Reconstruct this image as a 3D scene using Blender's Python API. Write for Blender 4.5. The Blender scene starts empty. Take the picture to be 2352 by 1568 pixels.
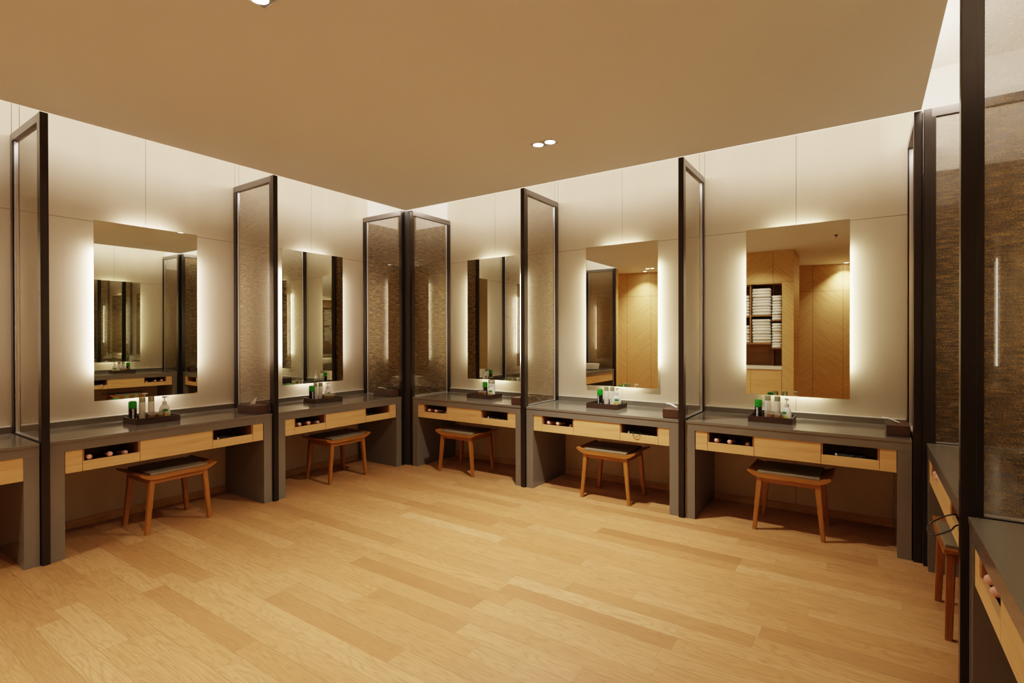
import bpy, bmesh, math, random
from mathutils import Vector, Matrix
random.seed(7)
C = bpy.context.scene.collection
PI = math.pi
H = 2.776          # height of the dropped ceiling
W = 4.483          # front line of the counters on the right-hand wall
D = 0.64           # depth from counter front line to the wall
SCENE = bpy.context.scene

# ------------------------------------------------------------------ materials
def mat(name):
    m = bpy.data.materials.new(name); m.use_nodes = True
    nt = m.node_tree; b = nt.nodes['Principled BSDF']
    return m, nt, b
def simple(name, col, rough=0.5, metal=0.0, spec=0.5, trans=0.0, emit=None, estr=0.0, coat=0.0):
    m, nt, b = mat(name)
    b.inputs['Base Color'].default_value = (*col, 1)
    b.inputs['Roughness'].default_value = rough
    b.inputs['Metallic'].default_value = metal
    b.inputs['Specular IOR Level'].default_value = spec
    b.inputs['Transmission Weight'].default_value = trans
    b.inputs['Coat Weight'].default_value = coat
    if emit:
        b.inputs['Emission Color'].default_value = (*emit, 1)
        b.inputs['Emission Strength'].default_value = estr
    # faint procedural variation so that no surface is perfectly even
    n = nt.nodes.new('ShaderNodeTexNoise'); n.inputs['Scale'].default_value = 35
    tc = nt.nodes.new('ShaderNodeTexCoord'); nt.links.new(tc.outputs['Object'], n.inputs['Vector'])
    mr = nt.nodes.new('ShaderNodeMapRange'); mr.inputs['To Min'].default_value = max(0, rough-0.04); mr.inputs['To Max'].default_value = min(1, rough+0.04)
    nt.links.new(n.outputs['Fac'], mr.inputs['Value']); nt.links.new(mr.outputs['Result'], b.inputs['Roughness'])
    return m
def mathn(nt, op, a, b=None, c=None):
    n = nt.nodes.new('ShaderNodeMath'); n.operation = op
    for i, v in enumerate((a, b, c)):
        if v is None: continue
        if isinstance(v, (int, float)): n.inputs[i].default_value = v
        else: nt.links.new(v, n.inputs[i])
    return n.outputs[0]
def mixc(nt, fac, a, b, mode='MIX'):
    n = nt.nodes.new('ShaderNodeMix'); n.data_type = 'RGBA'; n.blend_type = mode
    for s, v in ((n.inputs[0], fac), (n.inputs[6], a), (n.inputs[7], b)):
        if isinstance(v, (int, float)): s.default_value = v
        elif isinstance(v, tuple): s.default_value = (*v, 1) if len(v) == 3 else v
        else: nt.links.new(v, s)
    return n.outputs[2]
def noise(nt, vec, scale, detail=3, rough=0.5, dist=0.0):
    n = nt.nodes.new('ShaderNodeTexNoise'); n.inputs['Scale'].default_value = scale
    n.inputs['Detail'].default_value = detail; n.inputs['Roughness'].default_value = rough; n.inputs['Distortion'].default_value = dist
    nt.links.new(vec, n.inputs['Vector']); return n.outputs['Fac']
def mapping(nt, vec, scale=(1,1,1), rot=(0,0,0), loc=(0,0,0)):
    n = nt.nodes.new('ShaderNodeMapping'); n.inputs['Scale'].default_value = scale
    n.inputs['Rotation'].default_value = rot; n.inputs['Location'].default_value = loc
    nt.links.new(vec, n.inputs['Vector']); return n.outputs[0]
def ramp(nt, fac, stops):
    n = nt.nodes.new('ShaderNodeValToRGB'); e = n.color_ramp.elements
    while len(e) < len(stops): e.new(0.5)
    for k, (p, c) in enumerate(stops):
        e[k].position = p; e[k].color = (*c, 1) if len(c) == 3 else c
    nt.links.new(fac, n.inputs[0]); return n.outputs[0]
def objco(nt):
    tc = nt.nodes.new('ShaderNodeTexCoord'); return tc.outputs['Object']
def wood(name, dark, mid, light, axis=0, scale=1.0, rough=0.42, spec=0.35):
    """straight-grained veneer; the grain runs along the given object axis"""
    m, nt, b = mat(name)
    s = [26*scale, 26*scale, 26*scale]; s[axis] = 1.6*scale
    v = mapping(nt, objco(nt), tuple(s))
    n1 = noise(nt, v, 1.0, 4, 0.6, 0.6)
    s2 = [150*scale]*3; s2[axis] = 5*scale
    n2 = noise(nt, mapping(nt, objco(nt), tuple(s2)), 1.0, 2, 0.5)
    f = mathn(nt, 'ADD', mathn(nt, 'MULTIPLY', n1, 0.7), mathn(nt, 'MULTIPLY', n2, 0.3))
    col = ramp(nt, f, [(0.30, dark), (0.5, mid), (0.70, light)])
    nt.links.new(col, b.inputs['Base Color'])
    b.inputs['Roughness'].default_value = rough; b.inputs['Specular IOR Level'].default_value = spec
    return m
def chevron(name, dark, mid, light, period=0.49, axis='X', shift=0.0):
    """oak veneer laid as chevrons with seams every `period` metres"""
    m, nt, b = mat(name)
    sp = nt.nodes.new('ShaderNodeSeparateXYZ'); nt.links.new(objco(nt), sp.inputs[0])
    x = sp.outputs[axis]; z = sp.outputs['Z']
    u = mathn(nt, 'DIVIDE', mathn(nt, 'ADD', x, shift), period*2)
    fr = mathn(nt, 'FRACT', u)
    tri = mathn(nt, 'MULTIPLY', mathn(nt, 'ABSOLUTE', mathn(nt, 'SUBTRACT', fr, 0.5)), period*2)   # metres from the seam
    across = mathn(nt, 'SUBTRACT', mathn(nt, 'MULTIPLY', z, 0.77), mathn(nt, 'MULTIPLY', tri, 0.64))
    along = mathn(nt, 'ADD', mathn(nt, 'MULTIPLY', z, 0.64), mathn(nt, 'MULTIPLY', tri, 0.77))
    cb = nt.nodes.new('ShaderNodeCombineXYZ')
    nt.links.new(mathn(nt, 'MULTIPLY', across, 42.0), cb.inputs[0]); nt.links.new(mathn(nt, 'MULTIPLY', along, 2.2), cb.inputs[1])
    nt.links.new(mathn(nt, 'FLOOR', mathn(nt, 'MULTIPLY', u, 2.0)), cb.inputs[2])
    n1 = noise(nt, cb.outputs[0], 1.0, 5, 0.6, 0.3)
    col = ramp(nt, n1, [(0.3, dark), (0.5, mid), (0.7, light)])
    e = mathn(nt, 'LESS_THAN', tri, 0.0025)
    e2 = mathn(nt, 'GREATER_THAN', tri, period-0.0025)
    zz = mathn(nt, 'LESS_THAN', mathn(nt, 'ABSOLUTE', mathn(nt, 'SUBTRACT', z, 2.27)), 0.0025)
    seam = mathn(nt, 'MAXIMUM', mathn(nt, 'MAXIMUM', e, e2), zz)
    col = mixc(nt, seam, col, (0.10, 0.05, 0.02))
    nt.links.new(col, b.inputs['Base Color'])
    b.inputs['Roughness'].default_value = 0.45; b.inputs['Specular IOR Level'].default_value = 0.3
    return m

def floor_material():
    m, nt, b = mat('oak_floor')
    at = nt.nodes.new('ShaderNodeAttribute'); at.attribute_name = 'plank'; at.attribute_type = 'GEOMETRY'
    sep = nt.nodes.new('ShaderNodeSeparateColor'); nt.links.new(at.outputs['Color'], sep.inputs[0])
    tone, off, warm = sep.outputs[0], sep.outputs[1], sep.outputs[2]
    uv = nt.nodes.new('ShaderNodeUVMap'); uv.uv_map = 'plank_uv'
    us = nt.nodes.new('ShaderNodeSeparateXYZ'); nt.links.new(uv.outputs[0], us.inputs[0])
    cb = nt.nodes.new('ShaderNodeCombineXYZ')
    nt.links.new(mathn(nt, 'ADD', us.outputs[0], mathn(nt, 'MULTIPLY', off, 37.0)), cb.inputs[0])
    nt.links.new(mathn(nt, 'ADD', us.outputs[1], mathn(nt, 'MULTIPLY', off, 11.0)), cb.inputs[1])
    nt.links.new(mathn(nt, 'MULTIPLY', off, 53.0), cb.inputs[2])
    # cathedral figure: distorted bands along the plank
    fig = noise(nt, mapping(nt, cb.outputs[0], (1.7, 13, 1)), 1.0, 2, 0.45, 0.35)
    rings = mathn(nt, 'FRACT', mathn(nt, 'MULTIPLY', fig, 13.0))
    rings = mathn(nt, 'ABSOLUTE', mathn(nt, 'SUBTRACT', rings, 0.5))
    rings = mathn(nt, 'POWER', mathn(nt, 'MULTIPLY', rings, 2.0), 3.0)
    fine = noise(nt, mapping(nt, cb.outputs[0], (6, 210, 1)), 1.0, 3, 0.65)
    broad = noise(nt, mapping(nt, cb.outputs[0], (1.1, 5, 1)), 1.0, 3, 0.5)
    base = ramp(nt, tone, [(0.0, (0.20, 0.086, 0.034)), (0.25, (0.33, 0.160, 0.064)), (0.6, (0.45, 0.242, 0.104)), (1.0, (0.54, 0.318, 0.150))])
    base = mixc(nt, mathn(nt, 'MULTIPLY', warm, 0.35), base, (0.50, 0.245, 0.095))
    base = mixc(nt, mathn(nt, 'MULTIPLY', rings, 0.50), base, (0.22, 0.105, 0.040))
    fl = nt.nodes.new('ShaderNodeMapRange'); fl.inputs['From Min'].default_value = 0.42; fl.inputs['From Max'].default_value = 0.70; nt.links.new(fine, fl.inputs['Value'])
    base = mixc(nt, mathn(nt, 'MULTIPLY', fl.outputs[0], 0.55), base, (0.22, 0.108, 0.042))
    base = mixc(nt, mathn(nt, 'MULTIPLY', mathn(nt, 'SUBTRACT', broad, 0.3), 0.5), base, (0.42, 0.22, 0.090))
    # knots, rare
    kn = noise(nt, mapping(nt, cb.outputs[0], (3.0, 9.0, 1)), 1.0, 1, 0.4)
    knf = mathn(nt, 'MULTIPLY', mathn(nt, 'GREATER_THAN', kn, 0.80), 0.55)
    base = mixc(nt, knf, base, (0.16, 0.075, 0.03))
    # joints at the plank edges (u 0..len stored scaled, v 0..0.11)
    v = us.outputs[1]
    e = mathn(nt, 'MAXIMUM', mathn(nt, 'LESS_THAN', v, 0.0011), mathn(nt, 'GREATER_THAN', v, 0.1089))
    e = mathn(nt, 'MAXIMUM', e, mathn(nt, 'LESS_THAN', us.outputs[0], 0.0014))
    base = mixc(nt, mathn(nt, 'MULTIPLY', e, 0.6), base, (0.13, 0.06, 0.025))
    nt.links.new(base, b.inputs['Base Color'])
    rg = nt.nodes.new('ShaderNodeMapRange'); rg.inputs['To Min'].default_value = 0.33; rg.inputs['To Max'].default_value = 0.50
    nt.links.new(fine, rg.inputs['Value']); nt.links.new(rg.outputs[0], b.inputs['Roughness'])
    b.inputs['Specular IOR Level'].default_value = 0.33
    bp = nt.nodes.new('ShaderNodeBump'); bp.inputs['Strength'].default_value = 0.08; bp.inputs['Distance'].default_value = 0.002
    nt.links.new(fine, bp.inputs['Height']); nt.links.new(bp.outputs[0], b.inputs['Normal'])
    return m

def mesh_glass(name, opaque=0.62, gold=0.55):
    """laminated glass holding a loose metallic weave: horizontal yarns, some of them gold, seen through a glossy surface"""
    m = bpy.data.materials.new(name); m.use_nodes = True; nt = m.node_tree
    for n in list(nt.nodes): nt.nodes.remove(n)
    out = nt.nodes.new('ShaderNodeOutputMaterial')
    co = objco(nt)
    streak = noise(nt, mapping(nt, co, (16, 16, 200)), 1.0, 3, 0.65)
    fine = noise(nt, mapping(nt, co, (150, 150, 400)), 1.0, 2, 0.6)
    band = noise(nt, mapping(nt, co, (9, 9, 70)), 1.0, 3, 0.55, 0.2)
    g = mathn(nt, 'ADD', mathn(nt, 'MULTIPLY', streak, 0.40), mathn(nt, 'MULTIPLY', fine, 0.60))
    g = mathn(nt, 'ADD', g, mathn(nt, 'MULTIPLY', mathn(nt, 'SUBTRACT', band, 0.5), 0.26))
    gl = nt.nodes.new('ShaderNodeMapRange'); gl.inputs['From Min'].default_value = 0.44; gl.inputs['From Max'].default_value = 0.66
    nt.links.new(g, gl.inputs['Value'])
    col = mixc(nt, gl.outputs[0], (0.085, 0.068, 0.044), (0.55, 0.365, 0.16))
    dif = nt.nodes.new('ShaderNodeBsdfDiffuse'); nt.links.new(col, dif.inputs['Color'])
    tr = nt.nodes.new('ShaderNodeBsdfTranslucent'); nt.links.new(mixc(nt, 0.66, col, (0.185, 0.170, 0.165)), tr.inputs['Color'])
    met = nt.nodes.new('ShaderNodeBsdfGlossy'); met.inputs['Roughness'].default_value = 0.42; nt.links.new(col, met.inputs['Color'])
    a = nt.nodes.new('ShaderNodeMixShader'); a.inputs[0].default_value = 0.38; nt.links.new(dif.outputs[0], a.inputs[1]); nt.links.new(tr.outputs[0], a.inputs[2])
    b = nt.nodes.new('ShaderNodeMixShader'); b.inputs[0].default_value = 0.30; nt.links.new(a.outputs[0], b.inputs[1]); nt.links.new(met.outputs[0], b.inputs[2])
    tp = nt.nodes.new('ShaderNodeBsdfTransparent'); tp.inputs['Color'].default_value = (0.80, 0.79, 0.80, 1)
    fac = mathn(nt, 'ADD', mathn(nt, 'MULTIPLY', gl.outputs[0], 0.10), opaque-0.05)
    w = nt.nodes.new('ShaderNodeMixShader'); nt.links.new(fac, w.inputs[0]); nt.links.new(tp.outputs[0], w.inputs[1]); nt.links.new(b.outputs[0], w.inputs[2])
    lw = nt.nodes.new('ShaderNodeLayerWeight'); lw.inputs['Blend'].default_value = 0.5
    sch = mathn(nt, 'ADD', mathn(nt, 'MULTIPLY', mathn(nt, 'POWER', lw.outputs['Facing'], 5.0), 0.90), 0.065)
    gs = nt.nodes.new('ShaderNodeBsdfGlossy'); gs.inputs['Roughness'].default_value = 0.0; gs.inputs['Color'].default_value = (0.95, 0.95, 0.95, 1)
    f = nt.nodes.new('ShaderNodeMixShader'); nt.links.new(sch, f.inputs[0]); nt.links.new(w.outputs[0], f.inputs[1]); nt.links.new(gs.outputs[0], f.inputs[2])
    nt.links.new(f.outputs[0], out.inputs[0])
    return m

def counter_material():
    m, nt, b = mat('taupe_quartz')
    n = noise(nt, mapping(nt, objco(nt), (1, 1, 1)), 420, 2, 0.6)
    col = ramp(nt, n, [(0.35, (0.150, 0.136, 0.112)), (0.55, (0.162, 0.148, 0.123)), (0.75, (0.176, 0.161, 0.135))])
    nt.links.new(col, b.inputs['Base Color'])
    b.inputs['Roughness'].default_value = 0.13; b.inputs['Specular IOR Level'].default_value = 0.5
    return m
def panel_paint():
    m, nt, b = mat('panel_paint')
    n = noise(nt, mapping(nt, objco(nt), (6, 6, 1.2)), 1.0, 3, 0.5)
    col = ramp(nt, n, [(0.3, (0.50, 0.43, 0.325)), (0.7, (0.54, 0.465, 0.355))])
    nt.links.new(col, b.inputs['Base Color'])
    b.inputs['Roughness'].default_value = 0.38; b.inputs['Specular IOR Level'].default_value = 0.35
    return m
def label_material():
    """printed label of the hand-cream pump: green oval above, yellow-green leaves and orange fruit below"""
    m, nt, b = mat('pump_label')
    sp = nt.nodes.new('ShaderNodeSeparateXYZ'); nt.links.new(objco(nt), sp.inputs[0])
    x, z = sp.outputs[0], sp.outputs[2]
    def ell(cx, cz, rx, rz):
        a = mathn(nt, 'DIVIDE', mathn(nt, 'SUBTRACT', x, cx), rx); c = mathn(nt, 'DIVIDE', mathn(nt, 'SUBTRACT', z, cz), rz)
        return mathn(nt, 'LESS_THAN', mathn(nt, 'ADD', mathn(nt, 'MULTIPLY', a, a), mathn(nt, 'MULTIPLY', c, c)), 1.0)
    n = noise(nt, mapping(nt, objco(nt), (150, 150, 150)), 1.0, 2, 0.5)
    leaf = ramp(nt, n, [(0.40, (0.62, 0.66, 0.45)), (0.5, (0.30, 0.42, 0.06)), (0.6, (0.66, 0.62, 0.20))])
    col = mixc(nt, mathn(nt, 'LESS_THAN', z, 0.052), (0.75, 0.76, 0.66), leaf)
    col = mixc(nt, ell(0.0, 0.068, 0.021, 0.011), col, (0.03, 0.20, 0.05))
    col = mixc(nt, ell(-0.010, 0.036, 0.010, 0.009), col, (0.75, 0.24, 0.04))
    col = mixc(nt, ell(0.014, 0.030, 0.006, 0.006), col, (0.70, 0.42, 0.05))
    nt.links.new(col, b.inputs['Base Color']); b.inputs['Roughness'].default_value = 0.35
    return m

M = {}
LED = 112
M['floor'] = floor_material()
M['wall'] = panel_paint()
M['joint'] = simple('joint_dark', (0.10, 0.075, 0.05), 0.8)  # dark colour of the wall-joint backing and the floor base
M['white'] = simple('cove_white', (0.83, 0.79, 0.72), 0.7, spec=0.2)
M['ceiling'] = simple('ceiling_paint', (0.80, 0.795, 0.80), 0.8, spec=0.15)
M['counter'] = counter_material()
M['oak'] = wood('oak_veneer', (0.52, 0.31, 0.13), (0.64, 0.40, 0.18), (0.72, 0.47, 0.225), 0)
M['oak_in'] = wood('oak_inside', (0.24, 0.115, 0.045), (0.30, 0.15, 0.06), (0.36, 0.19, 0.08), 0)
M['oak_base'] = wood('oak_baseboard', (0.34, 0.20, 0.085), (0.44, 0.275, 0.12), (0.52, 0.34, 0.16), 0)
M['chev'] = chevron('oak_chevron', (0.52, 0.32, 0.13), (0.61, 0.39, 0.17), (0.68, 0.455, 0.21))
M['chev_front'] = chevron('oak_chevron_rear', (0.52, 0.32, 0.13), (0.61, 0.39, 0.17), (0.68, 0.455, 0.21), period=0.507, shift=0.179)
M['chev_y'] = chevron('oak_chevron_side', (0.52, 0.32, 0.13), (0.61, 0.39, 0.17), (0.68, 0.455, 0.21), axis='Y')
M['stool'] = wood('cherry_wood', (0.22, 0.082, 0.020), (0.31, 0.128, 0.030), (0.38, 0.172, 0.045), 0, 1.3, 0.30, 0.45)
M['stool_leg'] = wood('cherry_wood_upright', (0.22, 0.082, 0.020), (0.31, 0.128, 0.030), (0.38, 0.172, 0.045), 2, 1.3, 0.30, 0.45)
M['cushion'] = simple('olive_leather', (0.19, 0.155, 0.105), 0.40)
M['bronze'] = simple('dark_bronze', (0.030, 0.024, 0.020), 0.30, 0.55, 0.5)
M['bronze_lit'] = simple('bronze_lit', (0.115, 0.100, 0.090), 0.36, 0.35, 0.5)  # bronze made lighter: light falling on the top rails is in the colour
M['lower'] = simple('dark_board', (0.02, 0.017, 0.014), 0.5)
M['mesh'] = mesh_glass('woven_mesh_glass', 0.65)
M['chrome'] = simple('satin_steel', (0.62, 0.61, 0.62), 0.25, 0.6)
M['trim'] = simple('aluminium_trim', (0.72, 0.68, 0.62), 0.38, 0.25)
M['mirror'] = simple('silvered_mirror', (0.76, 0.775, 0.68), 0.0, 1.0)
_b = M['mirror'].node_tree
for l in list(_b.links):
    if l.to_socket.name == 'Roughness': _b.links.remove(l)
_b.nodes['Principled BSDF'].inputs['Roughness'].default_value = 0.0
M['led'] = simple('led_strip', (1, 0.9, 0.75), 0.5, emit=(1.0, 0.88, 0.64), estr=LED)
M['led_l'] = simple('led_strip_rosy', (1, 0.9, 0.8), 0.5, emit=(1.0, 0.83, 0.70), estr=LED)
M['lamp'] = simple('lamp_face', (1, 1, 1), 0.5, emit=(1.0, 0.90, 0.74), estr=40)
M['tray'] = simple('brown_leather', (0.046, 0.024, 0.016), 0.42)
M['tissuebox'] = simple('brown_leather_box', (0.060, 0.030, 0.021), 0.40)
M['tissue'] = simple('white_tissue', (0.86, 0.84, 0.80), 0.9)
M['can'] = simple('black_can', (0.010, 0.010, 0.012), 0.25)
M['cap'] = simple('green_cap', (0.006, 0.26, 0.012), 0.35)
M['can_print'] = simple('white_print', (0.75, 0.75, 0.75), 0.5)
M['can_foot'] = simple('lime_print', (0.30, 0.42, 0.05), 0.5)
M['lotion'] = simple('frosted_bottle', (0.82, 0.79, 0.72), 0.28)
M['lotion_cap'] = simple('smoky_olive_cap', (0.36, 0.39, 0.24), 0.16, 0.35)
M['print'] = simple('grey_print', (0.30, 0.27, 0.24), 0.6)
M['pump'] = simple('white_plastic', (0.86, 0.84, 0.79), 0.30)
M['pump_head'] = simple('pump_head_plastic', (0.80, 0.78, 0.75), 0.30)
M['label'] = label_material()
def clear_plastic(name):
    m = bpy.data.materials.new(name); m.use_nodes = True; nt = m.node_tree
    for n in list(nt.nodes): nt.nodes.remove(n)
    out = nt.nodes.new('ShaderNodeOutputMaterial'); tp = nt.nodes.new('ShaderNodeBsdfTransparent'); tp.inputs[0].default_value = (0.93, 0.93, 0.92, 1)
    gs = nt.nodes.new('ShaderNodeBsdfGlossy'); gs.inputs['Roughness'].default_value = 0.05
    lw = nt.nodes.new('ShaderNodeLayerWeight'); lw.inputs['Blend'].default_value = 0.35
    f = mathn(nt, 'ADD', mathn(nt, 'MULTIPLY', lw.outputs['Facing'], 0.35), 0.06)
    mx = nt.nodes.new('ShaderNodeMixShader'); nt.links.new(f, mx.inputs[0]); nt.links.new(tp.outputs[0], mx.inputs[1]); nt.links.new(gs.outputs[0], mx.inputs[2])
    nt.links.new(mx.outputs[0], out.inputs[0]); return m
M['acrylic'] = clear_plastic('clear_acrylic')
M['swab'] = simple('cotton_bud', (0.80, 0.74, 0.66), 0.9)
M['swab_stick'] = simple('bamboo_stick', (0.42, 0.20, 0.06), 0.6)
M['pink'] = simple('pink_plastic', (0.80, 0.43, 0.35), 0.35)
M['black'] = simple('black_plastic', (0.012, 0.011, 0.011), 0.28)
M['bristle'] = simple('black_bristle', (0.015, 0.012, 0.012), 0.7)
M['silver'] = simple('silver_ring', (0.75, 0.74, 0.72), 0.2, 1.0)
M['cord'] = simple('black_cord', (0.012, 0.012, 0.013), 0.35)
M['brass'] = simple('brass_plate', (0.78, 0.55, 0.20), 0.25, 1.0)
M['towel'] = simple('white_terry', (0.84, 0.80, 0.73), 0.95, spec=0.1)
M['stone'] = simple('pale_stone', (0.74, 0.68, 0.59), 0.35)
M['basin'] = simple('white_ceramic', (0.86, 0.85, 0.82), 0.12)

# ------------------------------------------------------------------ geometry helpers
def box(bm, x0, x1, y0, y1, z0, z1, bev=0.0, mi=0):
    t = bmesh.new()
    vs = [t.verts.new((x, y, z)) for x in (x0, x1) for y in (y0, y1) for z in (z0, z1)]
    for f in ((0,1,3,2), (4,6,7,5), (0,4,5,1), (2,3,7,6), (0,2,6,4), (1,5,7,3)):
        t.faces.new([vs[i] for i in f])
    if bev > 0:
        bmesh.ops.bevel(t, geom=list(t.edges), offset=bev, segments=2, affect='EDGES', profile=0.6)
    merge(bm, t, mi)
def merge(bm, t, mi=0, mtx=None):
    t.normal_update()
    mp = {}
    for v in t.verts: mp[v] = bm.verts.new(mtx @ v.co if mtx else v.co)
    for f in t.faces:
        try:
            g = bm.faces.new([mp[v] for v in f.verts]); g.material_index = mi; g.smooth = f.smooth
        except ValueError: pass
    t.free()
def lathe(bm, prof, seg=24, cx=0, cy=0, mi=0, sx=1.0, sy=1.0):
    rings = []
    for r, z in prof:
        if r < 1e-6: rings.append([bm.verts.new((cx, cy, z))])
        else: rings.append([bm.verts.new((cx+sx*r*math.cos(2*PI*k/seg), cy+sy*r*math.sin(2*PI*k/seg), z)) for k in range(seg)])
    for a, b in zip(rings, rings[1:]):
        for k in range(seg):
            k2 = (k+1) % seg
            if len(a) == 1 and len(b) == 1: continue
            if len(a) == 1: f = bm.faces.new((a[0], b[k2], b[k]))
            elif len(b) == 1: f = bm.faces.new((a[k], a[k2], b[0]))
            else: f = bm.faces.new((a[k], a[k2], b[k2], b[k]))
            f.smooth = True; f.material_index = mi
def prism(bm, pts, axis, a0, a1, mi=0):
    """extrude a closed 2-D outline along an axis (0 x, 1 y, 2 z)"""
    def p(q, a):
        if axis == 0: return (a, q[0], q[1])
        if axis == 1: return (q[0], a, q[1])
        return (q[0], q[1], a)
    A = [bm.verts.new(p(q, a0)) for q in pts]; B = [bm.verts.new(p(q, a1)) for q in pts]
    n = len(pts)
    bm.faces.new(A); bm.faces.new(B[::-1])
    for k in range(n): bm.faces.new((A[k], B[k], B[(k+1) % n], A[(k+1) % n]))
def tube(bm, pts, r, seg=8, closed=False):
    pts = [Vector(p) for p in pts]; rings = []; n = len(pts)
    up = Vector((0, 0, 1))
    for i, p in enumerate(pts):
        a = pts[i-1] if (i > 0 or closed) else p; b = pts[(i+1) % n] if (i < n-1 or closed) else p
        d = (b-a).normalized() if (b-a).length > 1e-9 else Vector((1, 0, 0))
        s = d.cross(up)
        if s.length < 1e-3: s = d.cross(Vector((1, 0, 0)))
        s.normalize(); t = s.cross(d)
        rr = r[i] if isinstance(r, (list, tuple)) else r
        rings.append([bm.verts.new(p + s*rr*math.cos(2*PI*k/seg) + t*rr*math.sin(2*PI*k/seg)) for k in range(seg)])
    m = n if closed else n-1
    for i in range(m):
        a, b = rings[i], rings[(i+1) % n]
        for k in range(seg):
            f = bm.faces.new((a[k], a[(k+1) % seg], b[(k+1) % seg], b[k])); f.smooth = True
    if not closed:
        bm.faces.new(rings[0][::-1]); bm.faces.new(rings[-1])
def smooth_path(pts, n=8):
    pts = [Vector(p) for p in pts]; out = []
    P = [pts[0]] + pts + [pts[-1]]
    for i in range(1, len(P)-2):
        for k in range(n):
            t = k/n; a, b, c, d = P[i-1], P[i], P[i+1], P[i+2]
            out.append(0.5*((2*b) + (c-a)*t + (2*a-5*b+4*c-d)*t*t + (3*b-a-3*c+d)*t*t*t))
    out.append(pts[-1]); return out
def obj(name, bm, m, parent=None, sharp=True, label=None):
    bmesh.ops.recalc_face_normals(bm, faces=list(bm.faces))
    me = bpy.data.meshes.new(name); bm.to_mesh(me); bm.free()
    for k in (m if isinstance(m, (list, tuple)) else [m]): me.materials.append(M[k] if isinstance(k, str) else k)
    if sharp and any(p.use_smooth for p in me.polygons): me.set_sharp_from_angle(angle=math.radians(38))
    o = bpy.data.objects.new(name, me); C.objects.link(o)
    if parent: o.parent = parent
    if label: o['label'] = label
    return o
def boxes(name, m, parent, *bs, bev=0.0, label=None):
    bm = bmesh.new()
    for b in bs: box(bm, *b, bev=bev)
    return obj(name, bm, m, parent, label=label)
def thing(name, label, cat, loc=(0, 0, 0), rz=0.0, group=None):
    o = bpy.data.objects.new(name, None); C.objects.link(o); o.empty_display_size = 0.1
    o.location = loc; o.rotation_euler = (0, 0, rz); tag(o, label, cat, group); return o
def tag(o, label, cat, group=None, kind=None):
    o['label'] = label; o['category'] = cat
    if group: o['group'] = group
    if kind: o['kind'] = kind
    return o
def struct(o, label=None, cat=None):
    o['kind'] = 'structure'
    if label: o['label'] = label
    if cat: o['category'] = cat
    return o
def dup(root, loc, rz, label, group=None):
    r = root.copy(); C.objects.link(r); r.location = loc; r.rotation_euler = (0, 0, rz); r['label'] = label
    if group: r['group'] = group
    for ch in list(root.children):
        if ch.name.startswith('cord'): continue
        c = ch.copy(); C.objects.link(c); c.parent = r
        for g in ch.children:
            d = g.copy(); C.objects.link(d); d.parent = c
    return r
used = set()
def place(root, loc, rz, label, group=None):
    """the first time moves the original itself, afterwards makes copies with their parts"""
    if root.name not in used:
        used.add(root.name); root.location = loc; root.rotation_euler = (0, 0, rz); root['label'] = label
        if group: root['group'] = group
        return root
    return dup(root, loc, rz, label, group)
RZ = {'L': PI/2, 'R': 0.0, 'T': -PI/2}
def wpt(side, s, v, z=0.0):
    """s = coordinate along the wall in the world axis, v = depth behind the counter front line"""
    return {'L': (-v, s, z), 'R': (s, v, z), 'T': (W+v, s, z)}[side]

# ------------------------------------------------------------------ room shell
def make_floor():
    bm = bmesh.new(); col = bm.loops.layers.float_color.new('plank'); uv = bm.loops.layers.uv.new('plank_uv')
    w, x0, x1 = 0.11, -0.75, 5.25
    special = {round((-0.935+7.15)/w-0.5): (0.955, 0.93, 0.10), round((-1.975+7.15)/w-0.5): (1.54, 0.96, 0.02), round((-2.845+7.15)/w-0.5): (0.905, 0.955, 0.16)}
    rnd = random.Random(21)
    for r in range(int((0.80+7.15)/w)+1):
        y = -7.15 + r*w
        segs = []
        if r in special:
            sx, L, tone = special[r]
            segs.append((sx, sx+L, tone)); x = sx
            while x > x0:
                l = rnd.choice((0.95, 0.95, 0.95, 0.62, 0.80)); segs.append((x-l, x, None)); x -= l
            x = sx+L
        else: x = x0 - rnd.random()*0.95
        while x < x1:
            l = rnd.choice((0.95, 0.95, 0.95, 0.95, 0.62, 0.80)); segs.append((x, x+l, None)); x += l
        for a, b, tone in segs:
            t = tone if tone is not None else min(1, max(0.15, rnd.gauss(0.56, 0.17)))
            if tone is None and rnd.random() < 0.05: t = 0.32
            c = (t, rnd.random(), rnd.random()**2 if tone is None else 0.9, 1)
            aa, bb = max(a, x0), min(b, x1)
            if bb-aa < 0.01: continue
            f = bm.faces.new([bm.verts.new(p) for p in ((aa, y, 0), (bb, y, 0), (bb, y+w, 0), (aa, y+w, 0))])
            for lp, u in zip(f.loops, ((aa-a, 0), (bb-a, 0), (bb-a, w), (aa-a, w))): lp[col] = c; lp[uv].uv = u
    o = obj('floor', bm, 'floor'); struct(o, 'light oak plank floor with a few darker boards', 'floor')
    sub = boxes('floor_subbase', 'joint', None, (-0.85, 5.35, -7.25, 0.85, -0.06, -0.003)); struct(sub, 'floor base below the planks', 'floor')
make_floor()

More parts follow.
